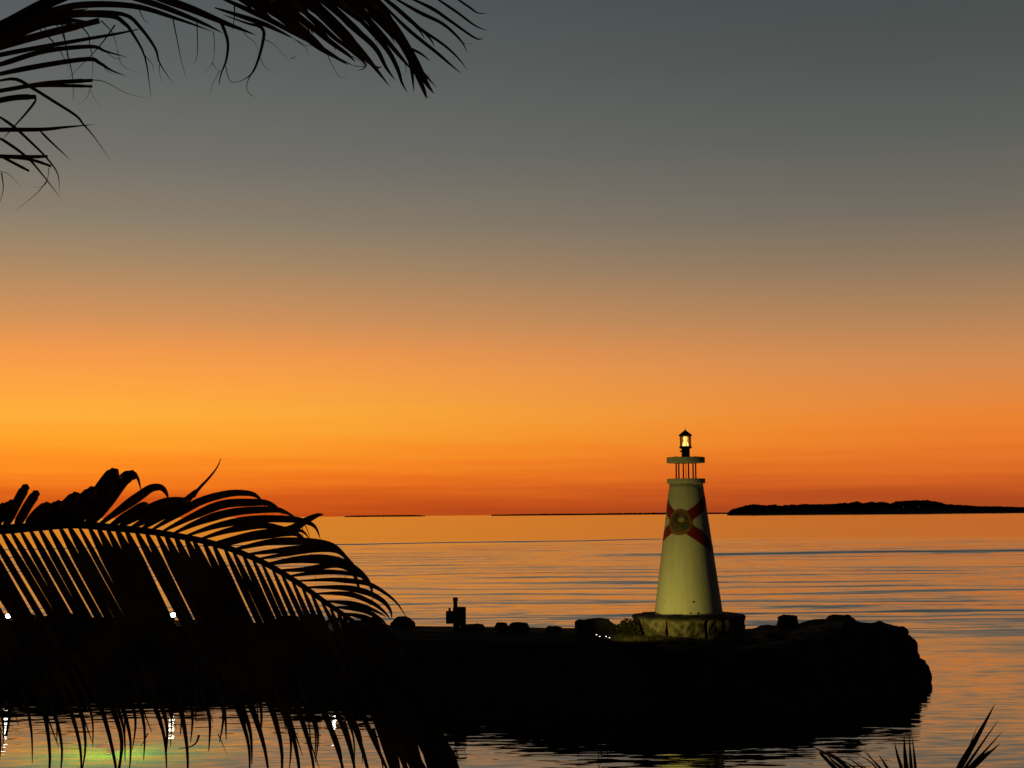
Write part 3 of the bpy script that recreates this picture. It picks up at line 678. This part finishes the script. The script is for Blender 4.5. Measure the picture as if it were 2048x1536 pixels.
# leaflets of the near side, hanging down and swinging vertical towards their tips
TIPY = [(-400, 1560), (0, 1550), (60, 1540), (110, 1580), (200, 1575), (260, 1520), (330, 1520), (420, 1540), (480, 1560), (560, 1545), (640, 1600), (760, 1620), (900, 1680)]
x_ = -640.0
while x_ < 905:
    i = min(range(401), key=lambda j: abs(raf[j][0] - x_)); bx, by = raf[i]
    f = min(1, max(0, (bx - 0) / 650)); slope = lerp(1.72, 2.35, f)
    tip = pw(TIPY, bx + 200) + ra.uniform(-110, 60)
    Ltot = max(120, tip - by)
    if bx > 640: slope = lerp(2.35, 3.4, min(1, (bx - 640) / 260)); 
    dxs = min(.66 * Ltot, 330) / slope
    xe = bx + dxs
    bend = ra.uniform(.45, .8)
    j1, j2 = ra.uniform(-7, 7), ra.uniform(-10, 6)
    ctrl = [(bx, by), (lerp(bx, xe, .33), by + dxs * .33 * slope), (lerp(bx, xe, .70), by + dxs * .70 * slope), (xe + j1, by + dxs * slope + 8), (xe + bend * 42 + j1, lerp(by + dxs * slope, tip, .55)), (xe + bend * 46 + j2, tip)]
    sw = ra.uniform(-5, 5); ctrl = ctrl[:1] + [(x + sw * min(1, .4 * k), y) for k, (x, y) in enumerate(ctrl[1:], 1)]
    w = pw([(-200, 13.5), (60, 14), (130, 17), (390, 17.5), (450, 12.5), (640, 10.5), (700, 14), (900, 15.5)], bx) * ra.uniform(.9, 1.1)
    if 150 < bx < 168: w *= .62
    for lx, ly in ((16, 1232), (346, 1230)):          # the wind has parted the leaflets in front of the two lamps
        cx_ = pw(sorted((y, x) for x, y in ctrl[:4]), ly); need = w * .62 + 6
        if abs(cx_ - lx) < need and by < ly:
            dl = (need if cx_ >= lx else -need) - (cx_ - lx)
            ctrl = [ctrl[0]] + [(x + dl * min(1, .45 * k), y) for k, (x, y) in enumerate(ctrl[1:], 1)]
    cx_ = pw(sorted((y, x) for x, y in ctrl[:4]), 1247)
    if abs(cx_ - 669) < 9: ctrl = [ctrl[0]] + [(x + 669 - cx_, y) for x, y in ctrl[1:]]
    kind = ra.random()
    def tp(t, k=kind): return min(1, .34 + 5.5 * t) * (1 if t < .48 else max(.09, 1 - ((t - .48) / .52) ** .75 * .91) if k < .86 else max(.36, 1 - (t - .48) * 1.5))
    leaf_px(bm, ctrl, w, YA, 0, ra.uniform(-.5, -.1), n=22, taper=tp, fold=.45)
    if ra.random() < .42:      # split tip: a thin strand leaving the blade
        xs, ys_ = ctrl[3]; leaf_px(bm, [(xs - 4, ys_ - 30), (xs + 12, ys_ + 26), (xs + ra.uniform(10, 44), ys_ + ra.uniform(60, 120))], 7, YA - .25, n=8, taper=thin)
    x_ += 19.4 if bx < 640 else 13.0
# stray broken strands low in the cove
for pts, w in (([(398, 1470), (392, 1486), (376, 1495), (356, 1497)], 4.5), ([(296, 1466), (286, 1486), (278, 1498)], 2.5), ([(436, 1468), (446, 1490), (455, 1512)], 2.2)):
    leaf_px(bm, pts, w, YA, -.3, -.3, n=8, taper=thin)
fa = in_tree(obj('frond', bm, 'leaf', pa), pa)
bm = bmesh.new(); rp = [at(x, y, YA) for x, y in raf[::4]]
tube(bm, rp, [pw([(0, .030), (.25, .018), (.45, .0125), (.62, .011), (.8, .007), (1, .003)], i / 100) for i in range(101)], 8); obj('rachis', bm, 'rachis', fa)
trunk(pa, Vector((0, 0, 0)), crownA - footA + Vector((0, 0, -.05)), .13)
for k, (a_, e_, L_, dr) in enumerate([(-80, 55, 2.9, 1.6), (-120, 35, 3.0, 1.7), (-165, 60, 2.8, 1.5), (170, 25, 2.9, 1.5), (-40, 12, 2.4, 1.5), (-100, -5, 2.6, 1.2), (-62, 30, 2.8, 1.8)]):
    frond3d(pa, crownA - footA, R(a_), R(e_), L_, dr, 40 + k)

# --- the taller palm: a frond arching over the top left corner and broken leaflets at the left edge
YB2 = 7.0
crownB = at(-640, 330, YB2); footB = Vector((crownB.x - .3, YB2 + .6, .55))
pb2 = empty('palm_tree', footB, 'taller coconut palm whose frond arches across the top left corner of the sky', 'palm tree')
rb = random.Random(5)
c1_ = lambda pts: [(x * .2929, y * .2929) for x, y in pts]
c2_ = lambda pts: [(480 + x * .2539, y * .2539) for x, y in pts]
RB = [(-640, 330), (-420, 215), (-250, 145), (-100, 90), (0, 55), (90, 8), (200, -34), (330, -66), (470, -80), (600, -70), (690, -44), (755, 0), (795, 62), (828, 128)]
bm = bmesh.new()
BL1 = [([(100, 140), (500, 40), (900, 40), (1200, 125), (1450, 215)], 50), ([(700, -60), (1000, 10), (1200, 80), (1400, 165), (1525, 228)], 46), ([(900, -70), (1250, 40), (1520, 150), (1750, 240)], 60), ([(100, 190), (400, 120), (600, 85), (850, 100), (960, 190), (1060, 330), (1090, 430), (1180, 570)], 34), ([(200, 190), (500, 110), (760, 110), (850, 160), (900, 220), (990, 390), (1030, 660)], 36),
       ([(-200, 380), (0, 318), (300, 235), (680, 140)], 52), ([(-200, 430), (0, 375), (400, 300), (800, 230), (965, 195)], 36), ([(-200, 480), (0, 440), (300, 350), (620, 318), (720, 350), (870, 392)], 40), ([(-200, 560), (0, 505), (300, 445), (600, 403), (680, 430), (760, 480), (870, 522)], 40), ([(-200, 650), (0, 620), (300, 570), (500, 555), (632, 549)], 30), ([(-100, 640), (200, 590), (450, 585), (632, 590)], 24),
       ([(-100, 570), (0, 550), (110, 541), (220, 600), (380, 700), (520, 790), (570, 850), (640, 930), (755, 1095)], 26), ([(-150, 720), (0, 685), (120, 665), (246, 662)], 40), ([(248, 668), (235, 700), (180, 770), (100, 860), (0, 970)], 18), ([(-150, 890), (0, 886), (280, 884), (450, 868), (650, 850)], 34), ([(-60, 770), (0, 800), (100, 870), (200, 960), (320, 1080), (395, 1190), (405, 1310)], 22), ([(265, 885), (350, 970), (480, 1092)], 17),
       ([(-40, 930), (30, 962), (180, 1070), (280, 1180), (415, 1354)], 22), ([(-100, 1060), (0, 1065), (200, 1070), (325, 1068)], 24), ([(-100, 1065), (0, 1070), (200, 1088), (350, 1135)], 22), ([(-20, 1050), (60, 1095), (200, 1168)], 20), ([(-100, 350), (0, 265), (300, 130), (600, 60)], 90), ([(-100, 300), (100, 190), (350, 90), (650, 10)], 90), ([(0, 280), (250, 170), (480, 140), (640, 160)], 50), ([(0, 330), (150, 230), (350, 165), (560, 165)], 44)]
for pts, w in BL1:
    bl = pts[-1] in ((632, 549), (632, 590), (246, 662), (325, 1068), (350, 1135), (200, 1168), (680, 140))
    leaf_px(bm, c1_(pts), w * .2929, YB2, 0, rb.uniform(-.3, .2), n=24, taper=blunt if bl else None)
TH1 = [([(630, 545), (720, 560), (850, 630), (1010, 676)], 7), ([(610, 595), (620, 620), (650, 680), (700, 740)], 4), ([(615, 610), (590, 670), (530, 715)], 4), ([(-30, 1165), (60, 1190), (150, 1285)], 6), ([(10, 1180), (22, 1290), (-5, 1395)], 10), ([(320, 1235), (250, 1320), (105, 1440)], 7), ([(335, 1140), (320, 1240), (280, 1275), (215, 1277)], 5), ([(420, 150), (460, 360), (495, 520), (500, 690)], 12), ([(375, 150), (440, 270), (460, 400)], 9), ([(555, 180), (605, 240), (612, 300), (635, 420), (626, 540)], 11),
       ([(690, 140), (770, 230), (800, 340)], 10), ([(785, 170), (700, 290), (600, 400), (465, 532)], 11), ([(265, 195), (400, 330), (475, 475)], 8), ([(300, 170), (330, 240), (400, 330), (450, 440)], 7), ([(1180, 125), (1215, 300), (1240, 420), (1275, 540)], 9), ([(1345, 155), (1347, 370), (1320, 440)], 8), ([(1455, 215), (1465, 300), (1450, 430), (1385, 500)], 6), ([(1450, 430), (1475, 465), (1510, 490)], 5), ([(1505, 140), (1555, 280), (1545, 410), (1510, 500), (1495, 580)], 26), ([(1540, 450), (1580, 560), (1700, 525), (1760, 450)], 6),
       ([(1500, 480), (1450, 580), (1430, 660)], 4), ([(945, 50), (980, 130), (1020, 165)], 8), ([(1602, 20), (1600, 120), (1585, 210)], 12), ([(1740, 470), (1690, 560), (1690, 620), (1740, 670)], 5), ([(800, 340), (840, 450), (960, 500)], 5), ([(720, 350), (790, 400), (850, 390)], 6), ([(990, 380), (1040, 440), (1050, 490)], 6), ([(700, 440), (740, 490), (810, 508)], 5), ([(1090, 430), (1090, 500), (1110, 570)], 5)]
for pts, w in TH1: leaf_px(bm, c1_(pts), w * .2929, YB2, -.05, rb.uniform(-.15, .1), n=14, taper=thin)
BL2 = [([(-120, 120), (60, 185), (150, 205), (187, 250), (180, 330), (150, 450), (110, 550), (70, 600), (0, 642)], 30), ([(-200, 60), (150, 175), (300, 240), (430, 308)], 44), ([(-200, -40), (200, 140), (420, 260), (570, 350)], 50), ([(50, -60), (350, 160), (600, 355), (740, 442), (850, 512)], 62), ([(100, -60), (300, 60), (560, 290), (700, 420), (905, 522)], 54), ([(220, -60), (450, 120), (700, 320), (850, 430), (910, 490)], 54), ([(320, -60), (560, 130), (680, 240), (760, 310), (850, 380), (990, 510), (920, 562)], 44), ([(420, -60), (700, 190), (900, 390), (1060, 522), (1120, 525)], 46),
       ([(500, -60), (780, 215), (950, 400), (1060, 530), (1180, 682)], 62), ([(600, -60), (850, 180), (1060, 370), (1150, 530), (1225, 635)], 52), ([(700, -60), (1000, 210), (1160, 390), (1240, 540), (1275, 650), (1320, 730)], 46), ([(800, -60), (1050, 200), (1250, 430), (1350, 550)], 52), ([(880, -60), (1130, 170), (1300, 370), (1345, 500), (1370, 720)], 78), ([(960, -60), (1180, 200), (1320, 420), (1440, 690), (1470, 780)], 70), ([(990, -60), (1200, 200), (1370, 470), (1460, 640), (1528, 738)], 80), ([(1030, -60), (1270, 300), (1400, 520), (1550, 690)], 44), ([(1300, 370), (1400, 520), (1450, 600), (1500, 605)], 30),
       ([(1040, -60), (1300, 210), (1550, 415), (1660, 510), (1745, 580)], 32), ([(1080, -60), (1350, 175), (1600, 350), (1720, 460), (1795, 555)], 26), ([(1140, -60), (1400, 90), (1600, 190), (1740, 320), (1790, 415)], 32), ([(1240, -60), (1500, 60), (1650, 160), (1850, 298), (1920, 300)], 30), ([(1460, -70), (1700, 90), (1850, 200), (1955, 242)], 23), ([(1620, -70), (1800, 52), (1870, 100), (1950, 106)], 19), ([(1320, 372), (1420, 420), (1500, 482)], 24)]
for k in range(26):
    x0_ = rb.uniform(-100, 950); L_ = rb.uniform(180, 330)
    BL2.append(([(x0_, -80), (x0_ + L_ * .55, -80 + L_ * .42), (x0_ + L_, -80 + L_ * .80)], rb.uniform(45, 70)))
for k in range(16):
    x0_ = rb.uniform(150, 1080); L_ = rb.uniform(260, 430); g_ = rb.uniform(.85, 1.15)
    BL2.append(([(x0_, -80), (x0_ + L_ * .5, -80 + L_ * .40 * g_), (x0_ + L_, -80 + L_ * .86 * g_), (x0_ + L_ * 1.12, -80 + L_ * 1.06 * g_)], rb.uniform(20, 34)))
for pts, w in BL2: leaf_px(bm, c2_(pts), w * .2539, YB2, 0, rb.uniform(-.35, .25), n=24)
TH2 = [[(0, 210), (60, 290), (120, 340), (150, 430)], [(190, 310), (270, 355), (400, 492)], [(150, 430), (190, 520), (260, 570)], [(430, 310), (520, 380), (540, 440)], [(450, 320), (530, 362), (590, 345)], [(690, 430), (720, 500), (790, 610), (850, 600)], [(110, 550), (60, 640), (60, 720), (110, 770)], [(1060, 520), (1090, 580), (1150, 650)], [(1150, 400), (1220, 520), (1260, 620)], [(1740, 320), (1770, 340), (1840, 350)], [(1040, 240), (1080, 340), (1150, 400)], [(900, 520), (1000, 520), (980, 480)], [(1300, 500), (1310, 560), (1295, 590)], [(1440, 700), (1480, 765), (1510, 770)], [(1350, 540), (1420, 560), (1500, 600)], [(400, 460), (430, 450), (455, 430)], [(880, 440), (940, 480), (990, 530)]]
for pts in TH2: leaf_px(bm, c2_(pts), 1.7, YB2, -.05, .05, n=10, taper=thin)
fb = in_tree(obj('frond', bm, 'leaf', pb2), pb2)
bm = bmesh.new(); rp = spline([at(x, y, YB2) for x, y in RB], 100)
tube(bm, rp, [pw([(0, .04), (.4, .028), (.7, .016), (1, .006)], i / 100) for i in range(101)], 8); obj('rachis', bm, 'rachis', fb)
trunk(pb2, Vector((0, 0, 0)), crownB - footB + Vector((0, 0, -.05)), .15)
for k, (a_, e_, L_, dr) in enumerate([(-85, 60, 3.0, 1.7), (-130, 40, 3.1, 1.7), (-170, 65, 3.0, 1.5), (160, 35, 3.0, 1.6), (-50, 20, 2.6, 1.4), (-105, 5, 2.8, 1.3)]):
    frond3d(pb2, crownB - footB, R(a_), R(e_), L_, dr, 60 + k)

# --- the young palm below, only its leaflet tips reach into the picture
YD = 6.0
crownD = at(1830, 1760, YD); footD = Vector((crownD.x, YD, .75))
pd = empty('young_palm', footD, 'young palm whose upright leaflet tips poke up at the lower right', 'palm tree')
c8 = lambda pts: [(1580 + x * .2285, 1350 + y * .2285) for x, y in pts]
D1 = [([(640, 940), (420, 740), (300, 680), (205, 630)], 40), ([(860, 940), (760, 820), (690, 750), (555, 675)], 17), ([(900, 940), (800, 820), (700, 720), (600, 620)], 15), ([(930, 960), (760, 790), (640, 620)], 11), ([(760, 940), (640, 820), (490, 712)], 22), ([(820, 940), (700, 850), (590, 755)], 18), ([(700, 930), (560, 810), (400, 715)], 16), ([(920, 960), (860, 830), (775, 695)], 32), ([(1000, 980), (975, 820), (940, 700), (912, 580)], 34), ([(1020, 980), (1018, 820), (1005, 680), (998, 525)], 46), ([(1075, 980), (1062, 820), (1052, 680), (1045, 525)], 34), ([(1110, 980), (1098, 820), (1085, 680), (1068, 535)], 28),
      ([(560, 930), (470, 830), (380, 760), (330, 700)], 34)]
D2 = [([(1400, 990), (1490, 800), (1600, 610), (1700, 430), (1795, 250)], 58), ([(1410, 990), (1490, 810), (1560, 650), (1642, 440)], 20), ([(1420, 990), (1530, 820), (1680, 600), (1832, 383)], 28), ([(1440, 990), (1560, 820), (1720, 650), (1865, 488)], 26), ([(1450, 1000), (1570, 840), (1700, 720), (1845, 595)], 48), ([(1560, 850), (1660, 730), (1750, 660)], 26)]
def tips(t): return min(1, .5 + 2 * t) * max(.03, (1 - t ** 2.2))
for group_, px_r in ((D1, [(1830, 1760), (1800, 1660), (1740, 1590), (1680, 1545), (1640, 1505)]), (D2, [(1830, 1760), (1855, 1660), (1885, 1590), (1905, 1550)])):
    bm = bmesh.new()
    for pts, w in group_: leaf_px(bm, c8(pts), w * .2285, YD, 0, rb.uniform(-.2, .2), n=14, taper=tips, fold=.5)
    fd = in_tree(obj('frond', bm, 'leaf', pd), pd)
    bm = bmesh.new(); tube(bm, spline([at(x, y, YD) for x, y in px_r], 24), [lerp(.02, .006, i / 24) for i in range(25)], 7); obj('rachis', bm, 'rachis', fd)
trunk(pd, Vector((0, 0, 0)), crownD - footD, .09)
for k, (a_, e_, L_, dr) in enumerate([(60, 0, 1.3, 1.2), (150, 20, 1.5, 1.6), (-150, 15, 1.5, 1.6), (-80, -5, 1.3, 1.2), (110, 5, 1.4, 1.5)]):
    frond3d(pd, crownD - footD, R(a_), R(e_), L_, dr, 80 + k, .028)
